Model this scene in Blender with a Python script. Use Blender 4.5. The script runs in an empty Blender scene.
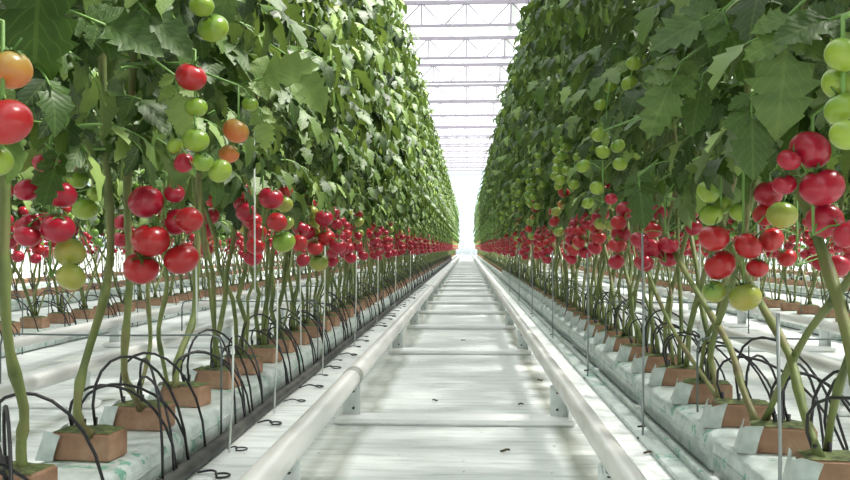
import bpy, math, random
import numpy as np
from mathutils import Vector, Matrix, Euler

# ------------------------------------------------------------------ camera, sky, sun, exposure
SC = bpy.context.scene
COL = SC.collection
CAM_Z = 0.52
F = 850.0
cam_data = bpy.data.cameras.new('camera')
cam_data.sensor_width = 36.0
cam_data.lens = 36.0
cam_data.clip_start = 0.02
cam_data.clip_end = 300.0
cam = bpy.data.objects.new('camera', cam_data)
COL.objects.link(cam)
cam.location = (0, 0, CAM_Z)
YAW = math.atan(42.5 / F)
PITCH = math.atan(8.0 / F)
cam.rotation_euler = (math.pi / 2 + PITCH, 0, YAW)
SC.camera = cam
CAM_R = Euler(cam.rotation_euler).to_matrix()

world = bpy.data.worlds.new('world')
SC.world = world
world.use_nodes = True
wb = world.node_tree.nodes['Background']
wb.inputs[0].default_value = (0.93, 0.975, 1.0, 1)
wb.inputs[1].default_value = 1.45

sun_data = bpy.data.lights.new('sun', 'SUN')
sun_data.energy = 11.0
sun_data.angle = math.radians(9)
sun_data.color = (1.0, 0.96, 0.88)
sun = bpy.data.objects.new('sun', sun_data)
COL.objects.link(sun)
SUN_TO = Vector((0.66, 0.16, 1.0)).normalized()      # direction towards the sun
sun.rotation_euler = SUN_TO.to_track_quat('Z', 'Y').to_euler()
sun.location = (3, -2, 12)

vs = SC.view_settings
vs.view_transform = 'Standard'
vs.look = 'None'
vs.gamma = 1.0
vs.use_curve_mapping = False
vs.exposure = 0.45
SC.cycles.max_bounces = 8
SC.cycles.transparent_max_bounces = 12
SC.cycles.use_denoising = True

# ------------------------------------------------------------------ helpers
def at(px, py, D):
    """world point on the ray of a photo pixel where it is D metres down the aisle"""
    r = CAM_R @ Vector(((px - 425) / F, (240 - py) / F, -1))
    return cam.location + r * (D / r.y)

def mat(name, build):
    m = bpy.data.materials.new(name)
    m.use_nodes = True
    nt = m.node_tree
    nt.nodes.clear()
    out = nt.nodes.new('ShaderNodeOutputMaterial')
    sh = build(nt)
    nt.links.new(sh, out.inputs[0])
    return m

def N(nt, typ, **kw):
    n = nt.nodes.new(typ)
    for k, v in kw.items():
        if k in n.inputs.keys() if isinstance(k, str) else False:
            n.inputs[k].default_value = v
        else:
            setattr(n, k, v)
    return n

def principled(nt, color=None, rough=0.5, metal=0.0, spec=0.5, colsock=None, normal=None, **kw):
    p = nt.nodes.new('ShaderNodeBsdfPrincipled')
    if color is not None:
        p.inputs['Base Color'].default_value = (*color, 1)
    if colsock is not None:
        nt.links.new(colsock, p.inputs['Base Color'])
    p.inputs['Roughness'].default_value = rough
    p.inputs['Metallic'].default_value = metal
    p.inputs['Specular IOR Level'].default_value = spec
    if normal is not None:
        nt.links.new(normal, p.inputs['Normal'])
    return p

def ramp(nt, fac, stops):
    r = nt.nodes.new('ShaderNodeValToRGB')
    el = r.color_ramp.elements
    while len(el) < len(stops):
        el.new(0.5)
    for e, (pos, c) in zip(el, stops):
        e.position = pos
        e.color = (*c, 1)
    nt.links.new(fac, r.inputs[0])
    return r.outputs[0]

def noise(nt, scale, detail=3, vec=None, rough=0.5):
    n = nt.nodes.new('ShaderNodeTexNoise')
    n.inputs['Scale'].default_value = scale
    n.inputs['Detail'].default_value = detail
    n.inputs['Roughness'].default_value = rough
    if vec is not None:
        nt.links.new(vec, n.inputs['Vector'])
    return n.outputs[0]

def coords(nt, kind='Object', scale=(1, 1, 1)):
    tc = nt.nodes.new('ShaderNodeTexCoord')
    mp = nt.nodes.new('ShaderNodeMapping')
    mp.inputs['Scale'].default_value = scale
    nt.links.new(tc.outputs[kind], mp.inputs[0])
    return mp.outputs[0]

def bump(nt, h, strength=0.3, dist=0.01):
    b = nt.nodes.new('ShaderNodeBump')
    b.inputs['Strength'].default_value = strength
    b.inputs['Distance'].default_value = dist
    nt.links.new(h, b.inputs['Height'])
    return b.outputs[0]

def mixc(nt, fac, a, b, blend='MIX'):
    m = nt.nodes.new('ShaderNodeMix')
    m.data_type = 'RGBA'
    m.blend_type = blend
    for s, v in ((0, fac), (6, a), (7, b)):
        if isinstance(v, (int, float)):
            m.inputs[s].default_value = v
        elif isinstance(v, tuple):
            m.inputs[s].default_value = (*v, 1)
        else:
            nt.links.new(v, m.inputs[s])
    return m.outputs[2]

def mth(nt, op, a, b=None, clamp=False):
    m = nt.nodes.new('ShaderNodeMath')
    m.operation = op
    m.use_clamp = clamp
    for s, v in ((0, a), (1, b)):
        if v is None:
            continue
        if isinstance(v, (int, float)):
            m.inputs[s].default_value = v
        else:
            nt.links.new(v, m.inputs[s])
    return m.outputs[0]

# ------------------------------------------------------------------ materials
def leaf_mat(nt, dark, mid, light, trans):
    at_ = nt.nodes.new('ShaderNodeAttribute')
    at_.attribute_name = 'tint'
    base = ramp(nt, at_.outputs['Fac'], [(0.0, dark), (0.5, mid), (1.0, light)])
    uv = nt.nodes.new('ShaderNodeUVMap')
    sep = nt.nodes.new('ShaderNodeSeparateXYZ')
    nt.links.new(uv.outputs[0], sep.inputs[0])
    au = mth(nt, 'ABSOLUTE', mth(nt, 'SUBTRACT', sep.outputs[0], 0.5))
    # side veins rise from the midrib
    ph = mth(nt, 'SUBTRACT', mth(nt, 'MULTIPLY', sep.outputs[1], 7.0), mth(nt, 'MULTIPLY', au, 5.0))
    fr = mth(nt, 'ABSOLUTE', mth(nt, 'SUBTRACT', mth(nt, 'FRACT', ph), 0.5))
    side = mth(nt, 'LESS_THAN', fr, 0.06)
    midr = mth(nt, 'LESS_THAN', au, 0.03)
    v = mth(nt, 'MAXIMUM', side, midr)
    col = mixc(nt, mth(nt, 'MULTIPLY', v, 0.16), base, light)
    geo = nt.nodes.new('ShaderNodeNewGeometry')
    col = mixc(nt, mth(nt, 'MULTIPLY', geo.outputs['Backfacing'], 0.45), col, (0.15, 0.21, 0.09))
    nrm = bump(nt, mth(nt, 'ADD', fr, mth(nt, 'MULTIPLY', noise(nt, 45, 3, coords(nt)), 1.5)), 0.22, 0.003)
    p = principled(nt, rough=0.52, spec=0.5, colsock=col, normal=nrm)
    t = nt.nodes.new('ShaderNodeBsdfTranslucent')
    nt.links.new(mixc(nt, 1.0, col, (1.5, 1.45, 0.7), 'MULTIPLY'), t.inputs[0])
    mx = nt.nodes.new('ShaderNodeMixShader')
    mx.inputs[0].default_value = trans
    nt.links.new(p.outputs[0], mx.inputs[1])
    nt.links.new(t.outputs[0], mx.inputs[2])
    return mx.outputs[0]

M = {}
M['leaf'] = mat('tomato_leaf', lambda nt: leaf_mat(nt, (0.017, 0.043, 0.006), (0.055, 0.115, 0.018), (0.26, 0.37, 0.11), 0.20))

def stem_mat(nt):
    v = coords(nt, 'Object')
    n1 = noise(nt, 9, 3, v)
    n2 = noise(nt, 60, 3, v)
    c = ramp(nt, n1, [(0.32, (0.06, 0.10, 0.022)), (0.48, (0.15, 0.20, 0.05)), (0.60, (0.18, 0.18, 0.06)), (0.72, (0.10, 0.07, 0.03))])
    c = mixc(nt, mth(nt, 'MULTIPLY', n2, 0.4), c, (0.12, 0.10, 0.05))
    return principled(nt, rough=0.6, colsock=c, normal=bump(nt, n2, 0.3, 0.003)).outputs[0]
M['stem'] = mat('tomato_stem', stem_mat)
M['rachis'] = mat('truss_stalk', lambda nt: principled(nt, (0.16, 0.30, 0.07), 0.55).outputs[0])

def fruit_mat(a, b, flush=None):
    def f(nt):
        v = coords(nt, 'Object')
        n1 = noise(nt, 14, 2, v)
        c = mixc(nt, n1, a, b)
        if flush:
            sep = nt.nodes.new('ShaderNodeSeparateXYZ')
            nt.links.new(v, sep.inputs[0])
            k = mth(nt, 'MULTIPLY', mth(nt, 'ADD', sep.outputs[2], 0.012), 26.0, True)
            c = mixc(nt, k, c, flush)
        return principled(nt, rough=0.28, spec=0.55, colsock=c).outputs[0]
    return f
M['red'] = mat('ripe_tomato_skin', fruit_mat((0.36, 0.007, 0.016), (0.47, 0.024, 0.024)))
M['pinkred'] = mat('deep_red_tomato_skin', fruit_mat((0.32, 0.004, 0.024), (0.42, 0.014, 0.036)))
M['orange'] = mat('turning_tomato_skin', fruit_mat((0.66, 0.10, 0.035), (0.60, 0.22, 0.05), (0.30, 0.26, 0.05)))
M['lime'] = mat('breaking_tomato_skin', fruit_mat((0.42, 0.30, 0.06), (0.30, 0.36, 0.06), (0.16, 0.30, 0.05)))
M['green'] = mat('green_tomato_skin', fruit_mat((0.21, 0.33, 0.03), (0.32, 0.42, 0.05), (0.13, 0.25, 0.025)))
M['calyx'] = mat('tomato_calyx', lambda nt: principled(nt, (0.08, 0.17, 0.035), 0.6).outputs[0])

def floor_mat(nt):
    v = coords(nt, 'Object')
    big = noise(nt, 1.6, 4, v)
    streak = noise(nt, 5.0, 5, coords(nt, 'Object', (1.0, 7.0, 1.0)), 0.6)
    fine = noise(nt, 70, 3, v)
    c = ramp(nt, streak, [(0.28, (0.52, 0.56, 0.54)), (0.45, (0.74, 0.77, 0.76)), (0.60, (0.86, 0.88, 0.87))])
    c = mixc(nt, mth(nt, 'MULTIPLY', mth(nt, 'SUBTRACT', big, 0.45, True), 1.2), c, (0.55, 0.60, 0.57))
    # wavering dark olive bands on the film beneath the pipe rails
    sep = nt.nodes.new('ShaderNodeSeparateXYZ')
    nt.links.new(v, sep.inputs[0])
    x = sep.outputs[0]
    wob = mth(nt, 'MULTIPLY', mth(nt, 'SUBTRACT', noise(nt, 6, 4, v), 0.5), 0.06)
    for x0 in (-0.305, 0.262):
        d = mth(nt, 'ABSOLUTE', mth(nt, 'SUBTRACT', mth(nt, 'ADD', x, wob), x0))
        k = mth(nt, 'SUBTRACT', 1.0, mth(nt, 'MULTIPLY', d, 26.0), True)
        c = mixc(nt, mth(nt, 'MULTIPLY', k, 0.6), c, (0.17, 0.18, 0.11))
    spot = mth(nt, 'GREATER_THAN', noise(nt, 38, 2, v), 0.73)
    c = mixc(nt, mth(nt, 'MULTIPLY', spot, 0.55), c, (0.16, 0.16, 0.13))
    h = mth(nt, 'ADD', streak, mth(nt, 'MULTIPLY', fine, 0.12))
    return principled(nt, rough=0.45, spec=0.4, colsock=c, normal=bump(nt, h, 0.55, 0.02)).outputs[0]
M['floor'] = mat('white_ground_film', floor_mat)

def film_mat(nt):
    v = coords(nt, 'Object')
    n1 = noise(nt, 22, 3, v)
    c = ramp(nt, n1, [(0.3, (0.38, 0.44, 0.42)), (0.6, (0.56, 0.62, 0.60))])
    # green printed characters along the sleeve
    vv = coords(nt, 'Object', (1, 14, 16))
    vor = nt.nodes.new('ShaderNodeTexVoronoi')
    vor.inputs['Scale'].default_value = 1.0
    nt.links.new(vv, vor.inputs['Vector'])
    ink = mth(nt, 'LESS_THAN', vor.outputs['Distance'], 0.30)
    cut = mth(nt, 'GREATER_THAN', noise(nt, 60, 2, coords(nt, 'Object', (1, 1, 0.5))), 0.5)
    ink = mth(nt, 'MULTIPLY', ink, cut)
    c = mixc(nt, mth(nt, 'MULTIPLY', ink, 0.85), c, (0.12, 0.36, 0.25))
    return principled(nt, rough=0.3, spec=0.5, colsock=c, normal=bump(nt, noise(nt, 28, 4, coords(nt, 'Object', (1, 0.5, 1))), 0.6, 0.012)).outputs[0]
M['film'] = mat('printed_slab_sleeve', film_mat)

def block_mat(nt):
    v = coords(nt, 'Object')
    n1 = noise(nt, 18, 4, v)
    n2 = noise(nt, 120, 3, v)
    c = ramp(nt, n1, [(0.3, (0.23, 0.125, 0.075)), (0.55, (0.38, 0.22, 0.14)), (0.75, (0.47, 0.31, 0.21))])
    c = mixc(nt, mth(nt, 'MULTIPLY', n2, 0.3), c, (0.20, 0.11, 0.06))
    return principled(nt, rough=0.75, colsock=c, normal=bump(nt, n2, 0.4, 0.003)).outputs[0]
M['block'] = mat('brown_block_wrap', block_mat)
def top_mat(nt):
    n1 = noise(nt, 60, 4, coords(nt, 'Object'))
    c = ramp(nt, n1, [(0.35, (0.03, 0.035, 0.015)), (0.6, (0.10, 0.13, 0.04)), (0.8, (0.25, 0.20, 0.10))])
    return principled(nt, rough=0.9, colsock=c, normal=bump(nt, n1, 0.8, 0.006)).outputs[0]
M['blocktop'] = mat('algae_on_rockwool', top_mat)
M['tube'] = mat('black_drip_plastic', lambda nt: principled(nt, (0.018, 0.016, 0.02), 0.45).outputs[0])
M['pipeblack'] = mat('black_supply_plastic', lambda nt: principled(nt, colsock=ramp(nt, noise(nt, 12, 3, coords(nt)), [(0.4, (0.02, 0.02, 0.02)), (0.7, (0.09, 0.09, 0.08))]), rough=0.55).outputs[0])
def rail_mat(nt):
    n1 = noise(nt, 5, 4, coords(nt, 'Object', (6, 1, 6)))
    c = ramp(nt, n1, [(0.3, (0.68, 0.66, 0.64)), (0.5, (0.84, 0.82, 0.80)), (0.8, (0.90, 0.88, 0.87))])
    return principled(nt, rough=0.35, spec=0.5, colsock=c).outputs[0]
M['rail'] = mat('white_painted_pipe', rail_mat)
M['collar'] = mat('grey_pipe_joint', lambda nt: principled(nt, (0.42, 0.42, 0.39), 0.5).outputs[0])
M['plate'] = mat('galvanised_plate', lambda nt: principled(nt, colsock=ramp(nt, noise(nt, 30, 3, coords(nt)), [(0.3, (0.55, 0.60, 0.60)), (0.7, (0.72, 0.76, 0.76))]), rough=0.45, metal=0.15).outputs[0])
M['hole'] = mat('dark_bolt', lambda nt: principled(nt, (0.03, 0.03, 0.035), 0.6).outputs[0])
M['bar'] = mat('sun_glint_sleeper_metal', lambda nt: principled(nt, colsock=ramp(nt, noise(nt, 14, 3, coords(nt)), [(0.3, (0.90, 0.91, 0.91)), (0.7, (0.95, 0.95, 0.95))]), rough=0.4).outputs[0])  # sun glint on the sleepers put into their near-white base colour
M['wire'] = mat('grey_steel_wire', lambda nt: principled(nt, (0.30, 0.33, 0.33), 0.4, 0.6).outputs[0])
M['darkwire'] = mat('dark_steel_rod', lambda nt: principled(nt, (0.13, 0.16, 0.16), 0.45, 0.4).outputs[0])
M['twine'] = mat('white_twine', lambda nt: principled(nt, (0.72, 0.76, 0.72), 0.7).outputs[0])
M['truss'] = mat('mauve_grey_truss_steel', lambda nt: principled(nt, (0.30, 0.26, 0.31), 0.5).outputs[0])
M['frame'] = mat('white_aluminium_bar', lambda nt: principled(nt, (0.80, 0.80, 0.82), 0.45).outputs[0])
M['litter'] = mat('dry_leaf_litter', lambda nt: principled(nt, colsock=ramp(nt, noise(nt, 40, 3, coords(nt)), [(0.3, (0.04, 0.035, 0.02)), (0.7, (0.20, 0.15, 0.08))]), rough=0.9).outputs[0])
M['concrete'] = mat('pale_concrete', lambda nt: principled(nt, colsock=ramp(nt, noise(nt, 8, 4, coords(nt)), [(0.3, (0.42, 0.44, 0.44)), (0.7, (0.60, 0.62, 0.62))]), rough=0.8).outputs[0])
def glass(tint, white, k):
    def f(nt):
        t = nt.nodes.new('ShaderNodeBsdfTransparent')
        t.inputs[0].default_value = (*tint, 1)
        d = nt.nodes.new('ShaderNodeBsdfTranslucent')
        d.inputs[0].default_value = (*white, 1)
        m = nt.nodes.new('ShaderNodeMixShader')
        m.inputs[0].default_value = k
        nt.links.new(t.outputs[0], m.inputs[1])
        nt.links.new(d.outputs[0], m.inputs[2])
        return m.outputs[0]
    return f
M['glass'] = mat('roof_glass', glass((0.97, 0.98, 0.98), (0.95, 0.97, 0.97), 0.12))
M['endglass'] = mat('frosted_end_glass', glass((0.66, 0.72, 0.74), (0.70, 0.78, 0.80), 0.7))

# ------------------------------------------------------------------ mesh collector
class MB:
    def __init__(self):
        self.v = []; self.f = []; self.m = []; self.uv = []; self.t = []; self.mats = []
        self.tint = 0.5
    def mi(self, key):
        if key not in self.mats:
            self.mats.append(key)
        return self.mats.index(key)
    def add(self, verts, faces, key, uvs=None):
        o = len(self.v)
        self.v += [tuple(p) for p in verts]
        self.t += [self.tint] * len(verts)
        self.uv += uvs if uvs else [(0.5, 0.5)] * len(verts)
        k = self.mi(key)
        for f in faces:
            self.f.append(tuple(i + o for i in f))
            self.m.append(k)
    def box(self, c, s, key, bev=0.0, rot=None):
        x, y, z = s[0] / 2, s[1] / 2, s[2] / 2
        if bev <= 0:
            vv = [Vector((a * x, b * y, d * z)) for d in (-1, 1) for a, b in ((-1, -1), (1, -1), (1, 1), (-1, 1))]
            ff = [(3, 2, 1, 0), (4, 5, 6, 7), (0, 1, 5, 4), (1, 2, 6, 5), (2, 3, 7, 6), (3, 0, 4, 7)]
        else:
            b = min(bev, x * .9, y * .9, z * .9)
            rings = []
            for zz, ins in ((-z, b), (-z + b, 0), (z - b, 0), (z, b)):
                xx, yy = x - ins, y - ins
                cc = b * 0.6
                rings.append([Vector(p + (zz,)) for p in ((-xx + cc, -yy), (xx - cc, -yy), (xx, -yy + cc), (xx, yy - cc), (xx - cc, yy), (-xx + cc, yy), (-xx, yy - cc), (-xx, -yy + cc))])
            vv = [p for r in rings for p in r]
            ff = [tuple(range(7, -1, -1)), tuple(range(24, 32))]
            for r in range(3):
                for i in range(8):
                    j = (i + 1) % 8
                    ff.append((r * 8 + i, r * 8 + j, r * 8 + 8 + j, r * 8 + 8 + i))
        if rot is not None:
            vv = [rot @ p for p in vv]
        vv = [p + Vector(c) for p in vv]
        self.add(vv, ff, key)
    def tube(self, pts, rad, key, sides=6, cap=True):
        pts = [Vector(p) for p in pts]
        n = len(pts)
        rr = rad if isinstance(rad, (list, tuple)) else [rad] * n
        vv, ff = [], []
        ref = Vector((0.31, 0.87, 0.38)).normalized()
        t0 = (pts[1] - pts[0]).normalized()
        if abs(t0.dot(ref)) > 0.9:
            ref = Vector((0.9, -0.1, 0.3)).normalized()
        for i, p in enumerate(pts):
            t = (pts[min(i + 1, n - 1)] - pts[max(i - 1, 0)]).normalized()
            a = (ref - t * ref.dot(t)).normalized()
            ref = a
            b = t.cross(a)
            for k in range(sides):
                w = 2 * math.pi * k / sides
                vv.append(p + (a * math.cos(w) + b * math.sin(w)) * rr[i])
        for i in range(n - 1):
            for k in range(sides):
                j = (k + 1) % sides
                ff.append((i * sides + k, i * sides + j, (i + 1) * sides + j, (i + 1) * sides + k))
        if cap:
            ff.append(tuple(range(sides - 1, -1, -1)))
            ff.append(tuple((n - 1) * sides + k for k in range(sides)))
        self.add(vv, ff, key)
    def ball(self, c, r, key, seg=10, rings=7, sq=0.9):
        vv = [Vector((0, 0, r * sq))]
        for i in range(1, rings):
            th = math.pi * i / rings
            for k in range(seg):
                w = 2 * math.pi * k / seg
                vv.append(Vector((r * math.sin(th) * math.cos(w), r * math.sin(th) * math.sin(w), r * sq * math.cos(th))))
        vv.append(Vector((0, 0, -r * sq)))
        ff = []
        for k in range(seg):
            j = (k + 1) % seg
            ff.append((0, 1 + k, 1 + j))
            for i in range(rings - 2):
                a = 1 + i * seg
                ff.append((a + k, a + seg + k, a + seg + j, a + j))
            a = 1 + (rings - 2) * seg
            ff.append((a + k, len(vv) - 1, a + j))
        self.add([p + Vector(c) for p in vv], ff, key)
    def mesh(self, name, smooth=True):
        me = bpy.data.meshes.new(name)
        me.from_pydata(self.v, [], self.f)
        for k in self.mats:
            me.materials.append(M[k])
        me.polygons.foreach_set('material_index', self.m)
        me.polygons.foreach_set('use_smooth', [smooth] * len(self.f))
        a = me.attributes.new('tint', 'FLOAT', 'POINT')
        a.data.foreach_set('value', self.t)
        uvl = me.uv_layers.new(name='UVMap')
        li = np.empty(len(me.loops), dtype=np.int32)
        me.loops.foreach_get('vertex_index', li)
        uvl.data.foreach_set('uv', np.array(self.uv, dtype=np.float32)[li].ravel())
        me.update()
        return me
    def build(self, name, parent=None, smooth=True, loc=None):
        return link(name, self.mesh(name, smooth), parent, loc)

def link(name, me, parent=None, loc=None, rot=None):
    o = bpy.data.objects.new(name, me)
    COL.objects.link(o)
    if loc is not None:
        o.location = loc
    if rot is not None:
        o.rotation_euler = rot
    if parent is not None:
        o.parent = parent
    return o

def tag(o, label, cat, group=None, kind=None):
    if label: o['label'] = label
    if cat: o['category'] = cat
    if group: o['group'] = group
    o['kind'] = kind or 'thing'
    return o

def struct(o, label=None):
    o['kind'] = 'structure'
    if label: o['label'] = label
    return o

ORD = ['nearest', 'second', 'third', 'fourth', 'fifth', 'sixth', 'seventh', 'eighth', 'ninth', 'tenth', 'eleventh', 'twelfth']
def nth(i):
    return ('nearest' if i == 0 else ORD[i] + ' nearest')

# row layout -------------------------------------------------------
XL, XR = -0.76, 0.65
PITCH_X = 1.52
ROWS = {'L': XL, 'R': XR, 'L2': XL - PITCH_X, 'R2': XR + PITCH_X, 'L3': XL - 2 * PITCH_X, 'R3': XR + 2 * PITCH_X, 'L4': XL - 3 * PITCH_X, 'R4': XR + 3 * PITCH_X}
ROW_END = 54.0
SP = 0.29
NEAR = {'L': 'left', 'R': 'right'}

# ------------------------------------------------------------------ setting
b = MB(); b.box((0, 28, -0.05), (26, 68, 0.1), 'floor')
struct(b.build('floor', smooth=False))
b = MB(); b.box((0, 57.6, 0.01), (26, 4.0, 0.02), 'concrete')
struct(b.build('trim_1', smooth=False))
# end wall of frosted glass in white bars
W_END = 61.0
b = MB(); b.box((0, W_END, 3.1), (26, 0.02, 6.2), 'endglass')
b.box((0, W_END - 0.06, 0.3), (26, 0.1, 0.6), 'concrete')
for i in range(-10, 11):
    b.box((i * 1.2 + 0.35, W_END - 0.05, 3.4), (0.06, 0.08, 5.6), 'frame')
for z in (1.6, 2.8, 4.2):
    b.box((0, W_END - 0.05, z), (26, 0.07, 0.06), 'frame')
struct(b.build('wall_end', smooth=False))
for nm, x in (('wall_left', -12.9), ('wall_right', 12.9)):
    b = MB(); b.box((x, 28, 3.1), (0.02, 66, 6.2), 'endglass')
    b.box((x, 28, 0.25), (0.1, 66, 0.5), 'concrete')
    for i in range(0, 21):
        b.box((x, -4 + i * 3.25, 3.1), (0.1, 0.08, 6.2), 'frame')
    struct(b.build(nm, smooth=False))
# pitched glass roof
b = MB()
ZG, ZRg, HALF = 6.25, 7.0, 1.6
def pane(x0, z0, x1, z1):
    b.add([(x0, -5, z0), (x1, -5, z1), (x1, 61, z1), (x0, 61, z0)], [(0, 1, 2, 3)], 'glass')
for i in range(-4, 4):
    xc = i * 2 * HALF + HALF + 1.1
    pane(xc - HALF, ZG, xc, ZRg); pane(xc, ZRg, xc + HALF, ZG)
    b.box((xc, 28, ZRg + 0.02), (0.06, 66, 0.05), 'frame')
    b.box((xc - HALF, 28, ZG - 0.04), (0.14, 66, 0.08), 'frame')
    for k in range(0, 41):
        for sgn in (-1, 1):
            rot = Matrix.Rotation(math.atan2(ZRg - ZG, HALF) * (-sgn) * -1, 3, 'Y')
            b.box((xc + sgn * HALF / 2, -4.5 + k * 1.6, (ZG + ZRg) / 2 + 0.02), (math.hypot(HALF, ZRg - ZG), 0.03, 0.03), 'frame', rot=rot)
struct(b.build('ceiling', smooth=False), 'pitched glass greenhouse roof')

# lattice girders across the house
tr = MB()
TZ1, TZ0 = CAM_Z + 5.5, CAM_Z + 4.98
tr.box((0, 0, TZ1), (25.6, 0.07, 0.085), 'truss')
tr.box((0, 0, TZ0), (25.6, 0.05, 0.06), 'truss')
for i in range(-12, 13):
    x = i * 1.0 - 0.03
    tr.tube([(x, 0, TZ0), (x, 0, TZ1)], 0.022, 'truss', 5)
    if i < 12:
        tr.tube([(x, 0, TZ1), (x + 0.5, 0, TZ0)], 0.018, 'truss', 5)
        tr.tube([(x + 0.5, 0, TZ0), (x + 1, 0, TZ1)], 0.018, 'truss', 5)
tme = tr.mesh('roof_truss', False)
po = MB(); po.box((0, 0, TZ1 / 2), (0.1, 0.1, TZ1), 'truss')
post_me = po.mesh('end_post', False)
k = 0
y = 19.0 - 3.25 * 6
while y < W_END - 1:
    o = link('roof_truss', tme, loc=(0, y, 0))
    for px_ in (-12.72, 12.72): link('end_post', post_me, o, (px_, 0, 0))
    j = k - 6
    if j >= 0 and j < 6:
        lab = 'grey steel lattice girder under the glass roof, %s of those seen above the aisle' % nth(j)
    elif j >= 6:
        lab = 'small far grey roof girder among those closing up above the aisle end'
    else:
        lab = 'grey roof girder overhead before the frame opens onto the roof'
    tag(o, lab, 'roof girder', 'lattice girders of the roof')
    y += 3.25; k += 1

# ------------------------------------------------------------------ pipe rails
SUP_Y = [0.4, 1.6, 2.51, 4.17, 5.46, 6.70, 7.89]
while SUP_Y[-1] < 52: SUP_Y.append(SUP_Y[-1] + 1.22)
def rail(x, z, r, label, cat='pipe rail', group=None, joints=True, ystart=-1.0):
    t = link('pipe_rail', None, loc=(x, ystart, z)); t.empty_display_size = 0.1
    tag(t, label, cat, group)
    b = MB()
    n = 60
    b.tube([(0, (ROW_END - ystart) * i / n, 0) for i in range(n + 1)], r, 'rail', 20)
    b.build('pipe', t)
    if joints:
        for yy in (2.54, 8.1, 14.2, 20.3):
            c = MB(); c.tube([(0, yy - ystart - 0.035, 0), (0, yy - ystart + 0.035, 0)], r + 0.0015, 'collar', 20)
            j = c.build('joint_band', t); j['label'] = 'grey joint band'
    return t
RAILX = {'L': (-0.345, 0.0275), 'R': (0.27, 0.024)}
RZ = 0.132
rail(RAILX['L'][0], RZ, RAILX['L'][1], 'thick white heating pipe rail along the left edge of the aisle')
rail(RAILX['R'][0], RZ, RAILX['R'][1], 'slimmer white pipe rail along the right edge of the aisle', joints=False)
SIDE_AISLES = [(-0.03 - PITCH_X, 'left'), (-0.03 + PITCH_X, 'right')]
for xc, sd in SIDE_AISLES:
    for s in (-1, 1):
        nearer = (s > 0) == (sd == 'left')
        rail(xc + s * 0.30, RZ, 0.025, 'white pipe rail behind the stems, next aisle on the %s, %s of its pair' % (sd, 'nearer' if nearer else 'farther'), joints=False)

def plate_mesh():
    b = MB()
    b.box((0, 0, 0.055), (0.052, 0.006, 0.104), 'plate', 0.002)
    b.box((-0.024, 0.012, 0.055), (0.004, 0.028, 0.104), 'plate', 0.001)
    b.box((0.0, 0.0, 0.005), (0.07, 0.05, 0.008), 'plate', 0.002)
    return b.mesh('upright_plate', False)
def bolt_mesh():
    b = MB(); b.tube([(0, -0.009, 0), (0, 0.004, 0)], 0.0042, 'hole', 8)
    return b.mesh('bolt', False)
def saddle_mesh():
    b = MB()
    b.box((-0.018, 0, 0.0), (0.005, 0.03, 0.036), 'plate', 0.001)
    b.box((0.018, 0, 0.0), (0.005, 0.03, 0.036), 'plate', 0.001)
    b.box((0, 0, -0.018), (0.04, 0.03, 0.005), 'plate', 0.001)
    return b.mesh('saddle', False)
PM, BM, SM = plate_mesh(), bolt_mesh(), saddle_mesh()
def bar_mesh(w):
    b = MB(); b.box((0, 0, 0.014), (w, 0.062, 0.028), 'bar', 0.008)
    return b.mesh('sleeper_bar', False)
BARM = bar_mesh(0.70)
def support(xl, xr, y, label, group, parts=True):
    t = link('rail_support', None, loc=(0, y, 0)); t.empty_display_size = 0.1
    tag(t, label, 'rail support', group)
    link('sleeper_bar', BARM, t, ((xl + xr) / 2, 0, 0))
    for x, s in ((xl, 1), (xr, -1)):
        p = link('upright_plate', PM, t, (x + s * 0.002, 0, 0.012 - 0.02 * 0))
        if s < 0:
            p.rotation_euler = (0, 0, math.pi)
        if parts:
            for z in (0.035, 0.085):
                q = link('bolt', BM, p, (0.006, 0, z)); q['label'] = 'dark bolt head'
            link('saddle', SM, t, (x, 0.0, RZ - 0.012))
    return t
iv = 0
for y in SUP_Y:
    if y < 1: lab = 'rail support crossing the aisle just in front of the frame edge'
    elif iv < 9:
        lab = 'white cross bar with upright plates carrying both aisle rails, %s' % nth(iv)
    else: lab = 'far small rail support crossing the aisle, one of the closely spaced bars'
    if y >= 1: iv += 1
    support(-0.345, 0.27, y, lab, 'rail supports across the aisle', y < 12)
for xc, sd in SIDE_AISLES:
    j = 0
    for y in SUP_Y[1:20]:
        lab = 'rail support in the next aisle on the %s, %s' % (sd, nth(j) if j < 6 else 'farther back behind the stems')
        support(xc - 0.30, xc + 0.30, y + 0.2, lab, 'rail supports in the next aisle on the ' + sd, y < 4)
        j += 1

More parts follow.
